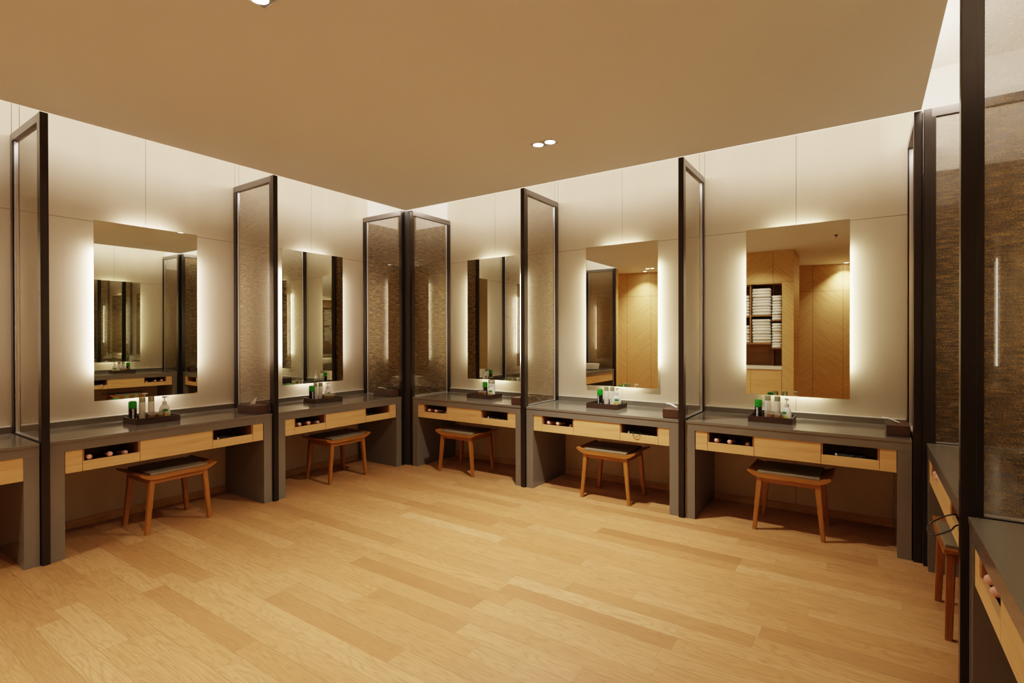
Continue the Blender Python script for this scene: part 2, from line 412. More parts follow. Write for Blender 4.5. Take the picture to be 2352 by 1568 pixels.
def panelled_wall(name, side, s_lo, s_hi, joints, centres, z_top=3.0):
    """painted wall panels with open joints in front of a dark backing"""
    bm = bmesh.new(); g = 0.0016
    def put(a, b, z0, z1, mi, v0, v1):
        if side == 'L': box(bm, -v1, -v0, a, b, z0, z1, mi=mi)
        elif side == 'R': box(bm, a, b, v0, v1, z0, z1, mi=mi)
        else: box(bm, W+v0, W+v1, a, b, z0, z1, mi=mi)
    put(s_lo, s_hi, 0, z_top-0.004, 1, D+0.004, D+0.05)
    edges = sorted([s_lo, s_hi] + joints + centres)
    for a, b in zip(edges, edges[1:]): put(a+(g if a != s_lo else 0), b-(g if b != s_hi else 0), 2.272+g, z_top, 0, D, D+0.006)
    for a, b in zip(edges, edges[1:]): put(a+(g if a != s_lo else 0), b-(g if b != s_hi else 0), 0.0, 2.272-g, 0, D, D+0.006)
    return struct(obj(name, bm, ['wall', 'joint']))
CEN = {'L1': -2.250, 'L2': -0.732, 'L0': -3.76, 'R1': 0.747, 'R2': 2.250, 'R3': 3.716, 'T1': -0.765, 'T2': -2.33}
o = panelled_wall('wall_left', 'L', -4.60, 0.015, [-4.56, -4.52, -3.048, -3.008, -1.53, -1.492], [CEN['L0'], CEN['L1'], CEN['L2']]); struct(o, 'off-white panelled wall on the left behind the mirrors', 'wall')
o = panelled_wall('wall_back', 'R', 0.045, W-0.03, [1.509, 1.55, 2.969, 3.012], [CEN['R1'], CEN['R2'], CEN['R3']]); struct(o, 'off-white panelled wall at the back right of the room corner', 'wall')
o = panelled_wall('wall_right', 'T', -3.12, -0.02, [-3.09, -3.05, -1.61, -1.57], [CEN['T1'], CEN['T2']]); struct(o, 'off-white panelled wall along the right edge', 'wall')
# outer shell (white above the panels and inside the corner recesses)
bm = bmesh.new()
box(bm, -0.80, -0.70, -4.60, 0.80, 0, 3.3); box(bm, -0.80, W+0.80, 0.70, 0.80, 0, 3.3); box(bm, W+0.70, W+0.80, -3.12, 0.80, 0, 3.3)
box(bm, -0.80, 0.028, -4.66, -4.61, H+0.024, 3.3); box(bm, W-0.028, W+0.80, -3.16, -3.11, H+0.024, 3.3)
o = obj('wall_outer', bm, 'white'); struct(o, 'white wall surface in the light cove above the panels', 'wall')
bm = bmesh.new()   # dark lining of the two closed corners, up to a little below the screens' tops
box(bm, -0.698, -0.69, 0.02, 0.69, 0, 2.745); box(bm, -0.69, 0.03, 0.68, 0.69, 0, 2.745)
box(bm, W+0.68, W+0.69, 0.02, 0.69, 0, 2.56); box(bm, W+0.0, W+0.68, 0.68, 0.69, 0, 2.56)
o = obj('wall_corner_lining', bm, M['bronze_lit']); struct(o, 'dark lining of the closed corner recesses behind the woven screens', 'wall')
bm = bmesh.new(); box(bm, -0.80, W+0.80, -7.2, 0.80, 3.3, 3.36)
o = obj('ceiling_cove', bm, 'white'); struct(o, 'white upper ceiling of the light cove', 'ceiling')
bm = bmesh.new()
box(bm, 0.028, W-0.028, -4.60, -0.028, H, H+0.022)
box(bm, W-0.028, W+0.8, -7.2, -3.09, H, H+0.022); box(bm, -0.8, W-0.028, -7.2, -4.60, H, H+0.022)
o = obj('ceiling', bm, 'ceiling'); struct(o, 'flat beige dropped ceiling with open light coves along its edges', 'ceiling')
for nm, side, a, b in (('baseboard_left', 'L', -3.02, -0.06), ('baseboard_back', 'R', 0.1, 4.42), ('baseboard_right', 'T', -3.05, -0.11)):
    bm = bmesh.new()
    if side == 'L': box(bm, -D, -D+0.012, a, b, 0, 0.057)
    elif side == 'R': box(bm, a, b, D-0.012, D, 0, 0.057)
    else: box(bm, W+D-0.012, W+D, a, b, 0, 0.057)
    struct(obj(nm, bm, 'oak_base'), 'low oak baseboard under the vanities, ' + {'L': 'left wall', 'R': 'back wall', 'T': 'right wall'}[side], 'baseboard')
# dark post that closes the room corner between the two corner screens
bm = bmesh.new(); prism(bm, [(-0.004, -0.018), (0.060, 0.004), (0.060, 0.10), (-0.10, 0.10), (-0.10, -0.018)], 2, 0, H-0.002)
struct(obj('trim_1', bm, 'lower'), 'black recessed post closing the room corner between two screens', 'corner post')
bm = bmesh.new(); box(bm, W-0.0224, W-0.0182, -0.016, 0.30, 0, H-0.014)
struct(obj('trim_2', bm, 'lower'), 'black filler strip between the two screens of the far right corner', 'corner strip')
# rear part of the room, seen only in the mirrors
bm = bmesh.new(); box(bm, -0.35, 5.6, -0.1, 0, 0, H)
fw = obj('wall_front', bm, 'chev_front'); fw.location = (-0.45, -5.45, 0); fw.rotation_euler = (0, 0, math.atan(-0.24))
struct(fw, 'oak chevron-veneered wall seen in the mirrors', 'wall')
bm = bmesh.new(); box(bm, -0.70, -0.004, -4.735, -4.578, 0, H); box(bm, -0.75, -0.65, -5.60, -4.735, 0, H)
struct(obj('wall_left_rear', bm, 'chev_y'), 'short oak wall beyond the last screen on the left', 'wall')
bm = bmesh.new(); box(bm, W, W+0.1, -7.1, -3.12, 0, H)
struct(obj('wall_right_rear', bm, 'chev_y'), 'oak wall behind the camera on the right', 'wall')

# ------------------------------------------------------------------ vanity tables
UNIT = {   # side, centre, width
 'L0': ('L', -3.7955, 1.459), 'L1': ('L', -2.2885, 1.459), 'L2': ('L', -0.790, 1.442),
 'R1': ('R', 0.8103, 1.421), 'R2': ('R', 2.2725, 1.407), 'R3': ('R', 3.719, 1.390),
 'T1': ('T', -0.797, 1.470), 'T2': ('T', -2.328, 1.434)}
VAN = {'L0': 'taupe stone vanity with plain oak front, cut off by the left edge',
 'L1': 'large taupe stone vanity with oak drawers under the leftmost full mirror',
 'L2': 'taupe stone vanity with oak drawers on the left wall beside the room corner',
 'R1': 'first taupe stone vanity right of the room corner, partly behind a screen post',
 'R2': 'second taupe stone vanity right of the room corner, loose cord over its drawer',
 'R3': 'third taupe stone vanity right of the room corner, silver-ringed dryer in its drawer',
 'T1': 'steeply foreshortened taupe stone vanity at far right with a black cord hanging out',
 'T2': 'taupe stone vanity cut off by the lower right corner of the photo'}
SHORT = {'L0': 'the cut-off leftmost vanity', 'L1': 'the leftmost full vanity', 'L2': 'the vanity left of the corner', 'R1': 'the vanity right of the corner',
 'R2': 'the second vanity right of the corner', 'R3': 'the third vanity right of the corner', 'T1': 'the narrow-looking right-wall vanity', 'T2': 'the lower-right vanity'}
def make_vanity(key):
    side, c, w = UNIT[key]; h = w/2
    t = thing('vanity_table', VAN[key], 'vanity table', wpt(side, c, 0), RZ[side], 'taupe stone vanities along the walls')
    lg = 0.073
    boxes('countertop', 'counter', t, (-h, h, -0.004, D-0.002, 0.729, 0.750), bev=0.002)
    boxes('apron', 'counter', t, (-h, h, 0.0, 0.03, 0.676, 0.729))
    for s in (-1, 1): boxes('leg', 'counter', t, (min(s*h, s*(h-lg)), max(s*h, s*(h-lg)), 0.0, D-0.014, 0.0, 0.676), bev=0.0015)
    bk = boxes('backsplash', 'counter', t, (-h+0.0, h-0.0, D-0.030, D-0.002, 0.750, 0.791)); boxes('backsplash_trim', 'trim', bk, (-h, h, D-0.033, D-0.002, 0.791, 0.797))
    z0, z1, v = 0.535, 0.676, 0.006
    if key == 'L0':
        boxes('front_panel', 'oak', t, (-h+lg, h-lg, v, 0.025, z0, z1)); return t
    f, tr = 0.092, 0.322; x0 = -h+lg; x1 = x0+f; x2 = x1+tr; x6 = h-lg; x5 = x6-f; x4 = x5-tr; g = 0.0015
    boxes('filler_panel', 'oak', t, (x0+0.004, x1-g, v, 0.30, z0, z1)); boxes('filler_panel', 'oak', t, (x5+g, x6-0.004, v, 0.30, z0, z1))
    for a, b in ((x1, x2), (x4, x5)):
        tray = boxes('open_drawer', 'oak', t, (a+g, b-g, v, v+0.016, z0, 0.598))
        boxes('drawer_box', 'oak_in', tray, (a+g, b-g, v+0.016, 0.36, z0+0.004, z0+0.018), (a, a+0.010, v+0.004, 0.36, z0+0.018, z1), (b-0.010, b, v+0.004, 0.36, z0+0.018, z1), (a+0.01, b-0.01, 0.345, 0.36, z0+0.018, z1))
    boxes('drawer_front', 'oak', t, (x2+g, x4-g, v, v+0.018, z0, z1), bev=0.0008)
    t['_x1'] = x1; t['_x4'] = x4; t['_tr'] = tr
    return t
V = {}
for k in UNIT: V[k] = make_vanity(k)

# ------------------------------------------------------------------ lit mirrors
def make_mirror(key, tilt=0.0):
    side, _, _ = UNIT[key]
    t = thing('lit_mirror', {'L1': 'leftmost full backlit mirror, with a rosy halo', 'L2': 'narrow-looking backlit mirror left of the room corner', 'R1': 'backlit mirror half hidden by a screen, right of the room corner',
        'R2': 'backlit mirror reflecting a wood wall and a screen, second right of the corner', 'R3': 'backlit mirror reflecting stacked white towels, third right of the corner',
        'L0': 'backlit mirror above the vanity cut off at far left', 'T1': 'backlit mirror on the right wall, seen reflected in the leftmost mirror', 'T2': 'backlit mirror on the right wall nearest the camera'}[key],
        'mirror', wpt(side, CEN[key], D-0.045, 0), RZ[side]+tilt, 'backlit frameless mirrors')
    if key == 'L1': t.rotation_euler.x = 0.0062
    led = 'led_l' if side == 'L' else 'led'
    z0, z1, hw = 0.920, 2.276, 0.361; zc = (z0+z1)/2
    boxes('mirror_pane', 'mirror', t, (-hw, hw, 0.0, 0.005, z0, z1))
    boxes('back_box', 'white', t, (-hw+0.09, hw-0.09, 0.005, 0.040, z0+0.09, z1-0.09))
    for s in (-1, 1):
        boxes('light_strip', led, t, (s*(hw-0.030)-0.006, s*(hw-0.030)+0.006, 0.016, 0.026, zc-0.46, zc+0.46))
        zz = zc+s*((z1-z0)/2-0.045)
        boxes('light_strip', led, t, (-0.17, 0.17, 0.016, 0.026, zz-0.004, zz+0.004))
    return t
TILT = {'L1': -0.0137}
for k in UNIT: make_mirror(k, TILT.get(k, 0.0))

# ------------------------------------------------------------------ woven screens between the places
def make_screen(side, s, label, prot=0.024, top=H-0.003, back=0.622, half=0.0203, vshift=0.0, lower=True):
    t = thing('partition_screen', label, 'screen', wpt(side, s, vshift), RZ[side], 'bronze-framed woven glass screens')
    p = boxes('post', 'bronze', t, (-half, half, -prot, 0.020, 0, top), bev=0.0015)
    hf = half-0.002
    boxes('top_rail', 'bronze_lit', t, (-hf, hf, 0.020, back, top-0.050, top))
    boxes('stile', 'bronze', t, (-hf, hf, back-0.046, back, 0.752, top-0.050))
    boxes('stile', 'bronze', t, (-hf, hf, 0.020, 0.040, 0.752, top-0.050))
    bm = bmesh.new(); q = [bm.verts.new(x) for x in ((0, 0.040, 0.755), (0, back-0.046, 0.755), (0, back-0.046, top-0.050), (0, 0.040, top-0.050))]; bm.faces.new(q)
    pane = obj('woven_pane', bm, 'mesh', t)
    boxes('edge_trim', 'chrome', pane, (-0.010, 0.010, 0.040, back-0.046, 0.752, 0.760), (-0.010, 0.010, back-0.060, back-0.052, 0.760, top-0.055))
    if lower: boxes('leak_board', 'lower', t, (-0.014, 0.014, 0.030, back, 0.0, 0.750))  # unseen board, added to stop light leaking through the gap between counters
    return t
S = {}
for key, side, s, lab, kw in (
    ('l1', 'L', -1.5354, 'grey woven screen with dark frame between the two left-wall vanities', {}),
    ('l2', 'L', -3.0418, 'leftmost dark-framed screen of clear-looking mesh near the left edge', {}),
    ('l3', 'L', -4.550, 'woven screen beyond the left wall vanities, seen only in a mirror', {}),
    ('lc', 'L', -0.040, 'golden-brown woven corner screen, left leaf of the corner pair', dict(prot=0.0, back=0.630, half=0.021)),
    ('rc', 'R', 0.080, 'golden-brown woven corner screen, right leaf of the corner pair', dict(prot=0.0, back=0.630, half=0.018)),
    ('r1', 'R', 1.5449, 'grey-gold woven screen between first and second vanity right of the corner', {}),
    ('r2', 'R', 3.000, 'grey woven screen between second and third vanity right of the corner', {}),
    ('re', 'R', 4.440, 'dark screen seen edge-on at the right end of the back wall', dict(prot=0.018, back=0.630)),
    ('tc', 'T', -0.034, 'gold-streaked corner screen at the far right behind the tall black post', dict(prot=0.018, back=0.630, vshift=0.001, top=H-0.012)),
    ('t1', 'T', -1.5871, 'large gold-flecked woven screen at the right edge with a tall black post', {}),
    ('t2', 'T', -3.070, 'woven screen on the right wall beside the camera', {})):
    S[key] = make_screen(side, s, lab, **kw)

# ------------------------------------------------------------------ stools
def make_stool():
    t = thing('vanity_stool', '', 'stool')
    # saddle-shaped board: flat in the middle, ends turned up
    n = 10; top = []; bot = []
    def zt(x): a = max(0, abs(x)-0.17)/0.09; return 0.414 + 0.020*a**1.7
    def zb(x): a = max(0, abs(x)-0.175)/0.085; return 0.384 + 0.036*a**1.8
    xs = [-0.258+0.516*k/40 for k in range(41)]
    outline = [(x, zb(x)) for x in xs] + [(0.2645, 0.426)] + [(x, zt(x)) for x in reversed(xs)] + [(-0.2645, 0.426)]
    bm = bmesh.new(); prism(bm, outline, 1, -0.195, 0.195)
    for f in bm.faces: f.smooth = len(f.verts) == 4
    obj('seat', bm, 'stool', t)
    bm = bmesh.new(); box(bm, -0.195, 0.195, -0.188, 0.180, 0.413, 0.431, bev=0.006)
    for f in bm.faces: f.smooth = True
    obj('cushion', bm, 'cushion', t)
    for sx in (-1, 1):
        for sy in (-1, 1):
            bm = bmesh.new()
            tp = [(sx*0.200, sy*0.182), (sx*0.161, sy*0.182), (sx*0.161, sy*0.147), (sx*0.200, sy*0.147)]
            bt = [(sx*0.229, sy*0.190), (sx*0.202, sy*0.190), (sx*0.202, sy*0.162), (sx*0.229, sy*0.162)]
            A = [bm.verts.new((x, y, 0.386)) for x, y in tp]; B = [bm.verts.new((x, y, 0.0)) for x, y in bt]
            bm.faces.new(A); bm.faces.new(B[::-1])
            for k in range(4): bm.faces.new((A[k], B[k], B[(k+1) % 4], A[(k+1) % 4]))
            bmesh.ops.bevel(bm, geom=[e for e in bm.edges if abs(e.verts[0].co.z-e.verts[1].co.z) > 0.1], offset=0.004, segments=2, affect='EDGES')
            obj('leg', bm, 'stool_leg', t)
    for s in (-1, 1):
        boxes('apron', 'stool', t, (-0.163, 0.163, min(s*0.178, s*0.160), max(s*0.178, s*0.160), 0.352, 0.386))
        boxes('side_apron', 'stool', t, (min(s*0.196, s*0.180), max(s*0.196, s*0.180), -0.150, 0.150, 0.352, 0.386))
    return t
st = make_stool(); sg = 'cherry-wood vanity stools'
for key, x, y, rz, lab in (('L1', -0.205, -2.275, PI/2+0.03, 'reddish wooden stool with leather pad under the leftmost full vanity'),
    ('L2', -0.200, -0.755, PI/2, 'wooden stool with leather pad left of the room corner'),
    ('R1', 0.714, 0.170, 0.02, 'wooden stool with a small brass plate, first right of the room corner'),
    ('R2', 2.345, 0.200, 0.0, 'wooden stool with sharp shadow, second right of the room corner'),
    ('R3', 3.727, 0.212, -0.015, 'orange-brown wooden stool with splayed legs, third right of the room corner'),
    ('T1', 4.668, -0.752, -PI/2, 'dark red-brown stool at far right seen end-on under a hanging cord')):
    o = place(st, (x, y, 0), rz, lab, sg)
    if key == 'R1': boxes('name_plate', 'brass', o, (0.100, 0.132, -0.1795, -0.178, 0.366, 0.374), label='small brass plate on the apron')

# ------------------------------------------------------------------ things on the counters
ZC = 0.750
def make_tray():
    bm = bmesh.new()
    box(bm, -0.150, 0.150, -0.115, 0.115, 0.0, 0.006)
    box(bm, -0.150, 0.150, -0.115, -0.107, 0.006, 0.045); box(bm, -0.150, 0.150, 0.107, 0.115, 0.006, 0.045)
    box(bm, -0.150, -0.142, -0.107, 0.107, 0.006, 0.045); box(bm, 0.142, 0.150, -0.107, 0.107, 0.006, 0.045)
    o = obj('accessory_tray', bm, 'tray'); tag(o, '', 'tray'); return o
def patch(bm, r, z0, z1, a0, a1, n=6):
    vs = [(bm.verts.new((r*math.cos(a), r*math.sin(a), z0)), bm.verts.new((r*math.cos(a), r*math.sin(a), z1))) for a in [a0+(a1-a0)*k/n for k in range(n+1)]]
    for p, q in zip(vs, vs[1:]): bm.faces.new((p[0], q[0], q[1], p[1])).smooth = True
def make_can():
    t = thing('spray_can', '', 'spray can')
    bm = bmesh.new(); lathe(bm, [(0, 0), (0.025, 0), (0.0262, 0.003), (0.0262, 0.100), (0.0245, 0.106), (0, 0.106)], 32); obj('can_body', bm, 'can', t)
    bm = bmesh.new(); lathe(bm, [(0.0235, 0.104), (0.0268, 0.104), (0.0268, 0.146), (0.0235, 0.156), (0.019, 0.158), (0, 0.158)], 32); obj('cap', bm, 'cap', t)
    bm = bmesh.new(); rr = 0.0264
    rnd = random.Random(3)
    for k in range(6):   # white vertical lettering, not legible at this size
        z = 0.014+k*0.0145; a = -1.80+rnd.uniform(-0.05, 0.05); ww = 0.19+0.05*(k % 2)
        patch(bm, rr, z, z+0.004, a-ww, a+ww, 4); patch(bm, rr, z+0.004, z+0.012, a-ww, a-ww*0.35, 2)
        patch(bm, rr, z+0.008, z+0.012, a-ww*0.3, a+ww, 3); patch(bm, rr, z+0.004, z+0.008, a+ww*0.3, a+ww, 2)
    patch(bm, rr, 0.012, 0.032, -0.95, -0.70, 3)
    obj('lettering', bm, 'can_print', t)
    bm = bmesh.new(); patch(bm, rr, 0.002, 0.012, -2.5, -0.6, 8); obj('label_band', bm, 'can_foot', t)
    return t
def make_lotion():
    t = thing('lotion_bottle', '', 'bottle')
    bm = bmesh.new(); lathe(bm, [(0, 0), (0.0205, 0), (0.0222, 0.003), (0.0222, 0.138), (0.0205, 0.143), (0, 0.143)], 32); obj('bottle_body', bm, 'lotion', t)
    bm = bmesh.new(); lathe(bm, [(0.015, 0.143), (0.0212, 0.143), (0.0212, 0.176), (0.0195, 0.180), (0, 0.180)], 32); obj('cap', bm, 'lotion_cap', t)
    bm = bmesh.new()
    for k in range(9): patch(bm, 0.0224, 0.048+k*0.009, 0.053+k*0.009, -1.62, -1.52, 2)
    obj('lettering', bm, 'print', t); return t
def make_pump():
    t = thing('pump_bottle', '', 'pump bottle')
    prof = [(0, 0), (0.034, 0), (0.037, 0.004), (0.040, 0.030), (0.0395, 0.060), (0.034, 0.088), (0.024, 0.106), (0.0165, 0.112), (0.015, 0.116), (0, 0.116)]
    bm = bmesh.new(); lathe(bm, prof, 36, sy=0.62); obj('bottle_body', bm, 'pump', t)
    bm = bmesh.new(); lathe(bm, [(0.013, 0.114), (0.0155, 0.114), (0.0155, 0.134), (0.010, 0.138), (0.0045, 0.140), (0.0040, 0.166), (0, 0.166)], 24)
    lathe(bm, [(0, 0.163), (0.008, 0.163), (0.0165, 0.170), (0.0150, 0.176), (0, 0.178)], 24, sx=1.15, sy=0.75)
    tube(bm, [(0.010, 0, 0.170), (0.022, -0.004, 0.170), (0.029, -0.006, 0.166)], [0.005, 0.004, 0.003], 8)
    obj('pump_head', bm, 'pump_head', t)
    bm = bmesh.new(); n = 12
    zs = [0.012, 0.030, 0.050, 0.068, 0.084]; rs = [0.0387, 0.0407, 0.0404, 0.0385, 0.0357]
    rows = [[bm.verts.new((r*math.cos(a), r*0.635*math.sin(a), z)) for a in [-PI/2-0.85+1.7*k/n for k in range(n+1)]] for z, r in zip(zs, rs)]
    for a, b in zip(rows, rows[1:]):
        for k in range(n): bm.faces.new((a[k], a[k+1], b[k+1], b[k])).smooth = True
    obj('label', bm, 'label', t); return t
def make_swab_box():
    t = thing('swab_box', '', 'box')
    x, y, z, w = 0.056, 0.036, 0.072, 0.003
    boxes('acrylic_body', 'acrylic', t, (-x, x, -y, -y+w, 0, z), (-x, x, y-w, y, 0, z), (-x, -x+w, -y+w, y-w, 0, z), (x-w, x, -y+w, y-w, 0, z), (-x, x, -y, y, -0.0, w))
    lid = boxes('lid', 'acrylic', t, (-x-0.002, x+0.002, -y-0.002, y+0.002, z, z+0.005))
    bm = bmesh.new(); lathe(bm, [(0, z+0.005), (0.004, z+0.005), (0.007, z+0.011), (0.005, z+0.017), (0, z+0.018)], 16); obj('knob', bm, 'acrylic', lid)
    return t
def make_swabs():
    bm = bmesh.new(); rnd = random.Random(11)
    for k in range(46):
        x = rnd.uniform(-0.044, 0.044); y = rnd.uniform(-0.026, 0.026); a = rnd.gauss(0, 0.25); b = rnd.gauss(0, 0.12); L = 0.058
        if k > 38: a = 0.65; x = rnd.uniform(-0.005, 0.028)
        d = Vector((math.sin(a), math.sin(b), 1)).normalized(); L = min(L, (0.052-abs(x))/max(0.05, abs(d.x))*1.0 if d.x*x > 0 else L)
        p0 = Vector((x, y, 0.006)); p1 = p0 + d*L
        p1.x = max(-0.047, min(0.047, p1.x)); p1.y = max(-0.028, min(0.028, p1.y)); d = (p1-p0).normalized(); L = (p1-p0).length
        f0 = len(bm.faces); tube(bm, [p0+d*0.010, p1-d*0.010], 0.0010, 5)
        bm.faces.ensure_lookup_table()
        for f in bm.faces[f0:]: f.material_index = 1
        tube(bm, [p1-d*0.012, p1-d*0.009, p1-d*0.003, p1], [0.0012, 0.0025, 0.0025, 0.0012], 6); tube(bm, [p0, p0+d*0.003, p0+d*0.009, p0+d*0.012], [0.0012, 0.0025, 0.0025, 0.0012], 6)
    o = obj('cotton_swabs', bm, ['swab', 'swab_stick']); tag(o, '', 'cotton swabs', kind='stuff'); return o
def make_tissue_box(form):
    t = thing('tissue_box', '', 'tissue box')
    boxes('leather_box', 'tissuebox', t, (-0.060, 0.060, -0.132, 0.132, 0, 0.010), (-0.062, 0.062, -0.134, 0.134, 0.010, 0.072), bev=0.002)
    bm = bmesh.new(); lathe(bm, [(0.020, 0.0722), (0.0, 0.0724)], 20, sx=0.45, sy=1.6); obj('slot', bm, 'lower', t)
    bm = bmesh.new(); rnd = random.Random(form); n, m = 12, 9; g = []
    for i in range(n+1):
        row = []
        for j in range(m+1):
            u, v = i/n, j/m
            if form == 0:      # pointed sheet leaning to the front
                yb = -0.020+0.075*u; x = 0.007*math.sin(u*9)*(1-0.7*v); y = yb*(1-0.93*v)-0.048*0.93*v; z = 0.070+0.058*v+0.004*math.sin(u*8)*v
            elif form == 1:    # rounded puff
                x = (u-0.5)*0.03 + 0.012*math.sin(u*8)*v; y = (u-0.5)*(0.07+0.035*math.sin(v*PI)); z = 0.070+0.058*math.sin(v*PI*0.62)*(1-(2*u-1)**2*0.75)
            elif form == 3:    # broad dome of tissue
                x = (v-0.5)*0.07*math.sin(u*PI); y = (u-0.5)*0.15; z = 0.070+0.048*math.sin(u*PI)*math.sin(max(0.02, v)*PI)**0.6
            else:              # flat tongue lying to the left
                x = 0.012-0.092*v; y = (u-0.5)*0.046+0.022*v; z = 0.0725+0.026*v+0.007*math.sin(v*PI)+0.004*math.sin(u*9)
            row.append(bm.verts.new((x, y, z+rnd.uniform(-0.001, 0.001))))
        g.append(row)
    for a, b in zip(g, g[1:]):
        for k in range(m): bm.faces.new((a[k], a[k+1], b[k+1], b[k])).smooth = True
    o = obj('tissue', bm, 'tissue', t, sharp=False)
    sm = o.modifiers.new('thick', 'SOLIDIFY'); sm.thickness = 0.0015
    return t
tray0, can0, lot0, pump0, sbox0, swab0 = make_tray(), make_can(), make_lotion(), make_pump(), make_swab_box(), make_swabs()
def on_tray(key, cx, cy, rz, can, b1, b2, pump, box_, prz=0.0):
    side = UNIT[key][0]; base = RZ[side]; w = SHORT[key]; zt = ZC+0.0062
    place(tray0, (cx, cy, ZC+0.0002), base+rz, 'dark brown leather tray of toiletries on ' + w, 'leather accessory trays')
    if can: place(can0, (*can, zt), base, 'black spray can with green cap on ' + w, 'green-capped spray cans')
    if b1: place(lot0, (*b1, zt), base, 'frosted olive-capped bottle nearer the spray can on ' + w, 'frosted lotion bottles')
    if b2: place(lot0, (*b2, zt), base+0.15, 'frosted olive-capped bottle nearer the pump on ' + w, 'frosted lotion bottles')
    if pump: place(pump0, (*pump, zt), base+prz, 'white pump bottle with green label on ' + w, 'white pump bottles')
    if box_:
        place(sbox0, (*box_, zt), base+rz, 'clear acrylic swab box in the tray on ' + w, 'acrylic swab boxes')
        place(swab0, (box_[0], box_[1], zt+0.003), base+rz, 'bamboo cotton swabs in the clear box on ' + w, 'cotton swabs')
on_tray('L1', -0.370, -2.316, 0.0, (-0.425, -2.425), (-0.435, -2.358), (-0.435, -2.297), (-0.400, -2.218), (-0.300, -2.325), -0.2)
on_tray('L2', -0.335, -0.815, -0.17, (-0.395, -0.902), (-0.415, -0.845), (-0.405, -0.795), (-0.378, -0.728), (-0.285, -0.790), -0.2)
on_tray('R1', 0.812, 0.355, 0.0, (0.785, 0.400), (0.838, 0.420), (0.878, 0.418), (0.908, 0.345), (0.800, 0.318), 0.25)
on_tray('R2', 2.218, 0.350, 0.0, (2.152, 0.350), (2.200, 0.385), (2.250, 0.400), (2.312, 0.360), None, 0.3)
on_tray('R3', 3.586, 0.324, 0.0, (3.497, 0.285), (3.547, 0.390), (3.615, 0.380), (3.688, 0.300), (3.600, 0.262), -0.7)
on_tray('T1', 4.850, -0.735, 0.0, (4.900, -0.640), (4.915, -0.705), (4.910, -0.760), (4.890, -0.830), (4.830, -0.710), 0.2)
tb = [make_tissue_box(f) for f in range(4)]
for key, f, x, y, lab in (('L1', 0, -0.165, -1.632, 'brown tissue box with a pointed tissue on the leftmost full vanity'), ('L2', 2, -0.170, -0.136, 'brown tissue box beside the left corner screen'),
    ('R1', 1, 1.450, 0.150, 'brown tissue box half behind a black post right of the corner'), ('R2', 2, 2.905, 0.150, 'brown tissue box at the right end of the second vanity right of the corner'),
    ('R3', 2, 4.348, 0.205, 'brown tissue box at the right end of the third vanity right of the corner'), ('T1', 3, 4.790, -1.480, 'tissue box seen through the gold-flecked screen at the right edge')):
    place(tb[f], (x, y, ZC+0.0002), RZ[UNIT[key][0]] + (0.05 if key == 'L1' else 0.0), lab, 'brown leather tissue boxes')

# ------------------------------------------------------------------ hairbrushes and dryers in the open drawers
def make_brush():
    t = thing('hair_brush', '', 'hairbrush')
    bm = bmesh.new(); n = 10      # pink rounded handle, pointing out of the drawer (local -y)
    pts = [(0, -0.075, 0.017), (0, -0.073, 0.017), (0, -0.066, 0.017), (0, -0.052, 0.017), (0, -0.030, 0.017), (0, 0.0, 0.017), (0, 0.045, 0.017)]
    tube(bm, pts, [0.0015, 0.008, 0.0145, 0.0168, 0.0150, 0.0118, 0.0105], 16); obj('handle', bm, 'pink', t)
    bm = bmesh.new(); tube(bm, [(0, 0.045, 0.017), (0, 0.06, 0.017), (0, 0.09, 0.018), (0, 0.14, 0.018), (0, 0.175, 0.018), (0, 0.185, 0.018)], [0.010, 0.014, 0.0175, 0.0178, 0.015, 0.004], 14); obj('brush_head', bm, 'bristle', t)
    return t
def make_dryer():
    t = thing('hair_dryer', '', 'hair dryer')
    bm = bmesh.new(); pr = [(0.0, -0.098), (0.020, -0.097), (0.031, -0.085), (0.033, -0.045), (0.030, 0.0), (0.024, 0.060), (0.022, 0.085), (0.016, 0.086), (0.0, 0.080)]
    lathe(bm, pr, 28); body = obj('barrel', bm, 'black', t); body.rotation_euler = (0, PI/2, 0); body.location = (0, 0, 0.036)
    bm = bmesh.new(); lathe(bm, [(0.0312, -0.090), (0.0335, -0.088), (0.0342, -0.080), (0.0335, -0.076)], 28); r = obj('ring', bm, 'silver', t, label='thin silver ring'); r.rotation_euler = (0, PI/2, 0); r.location = (0, 0, 0.036)
    bm = bmesh.new(); tube(bm, [(-0.045, 0.020, 0.030), (-0.040, 0.060, 0.024), (-0.030, 0.110, 0.020), (-0.022, 0.150, 0.018)], [0.020, 0.016, 0.015, 0.013], 14); obj('grip', bm, 'black', t)
    return t
br0 = make_brush()
for key in ('L1', 'L2', 'R1', 'R2', 'R3', 'T1', 'T2'):
    side, c, w = UNIT[key]; t = V[key]; mtx = Matrix.Translation(wpt(side, c, 0)) @ Matrix.Rotation(RZ[side], 4, 'Z')
    x1 = t['_x1']; zb = 0.5535
    for i, (dx, dv, a, tilt, oz) in enumerate(((0.066, 0.079, -0.10, -8.0, 0.5915), (0.160, 0.080, -0.12, -7.0, 0.5915), (0.268, 0.112, 0.05, -5.0, 0.5800))):
        p = mtx @ Vector((x1+dx+(-0.02 if key == 'L1' and i != 1 else 0), dv, oz))
        o = place(br0, (p.x, p.y, p.z), RZ[side]+a, ('leftmost', 'middle', 'rightmost')[i] + ' pink-handled hairbrush in the open drawer of ' + SHORT[key], 'pink-handled hairbrushes')
        o.rotation_euler = (math.radians(tilt), 0, RZ[side]+a)
dr0 = make_dryer()
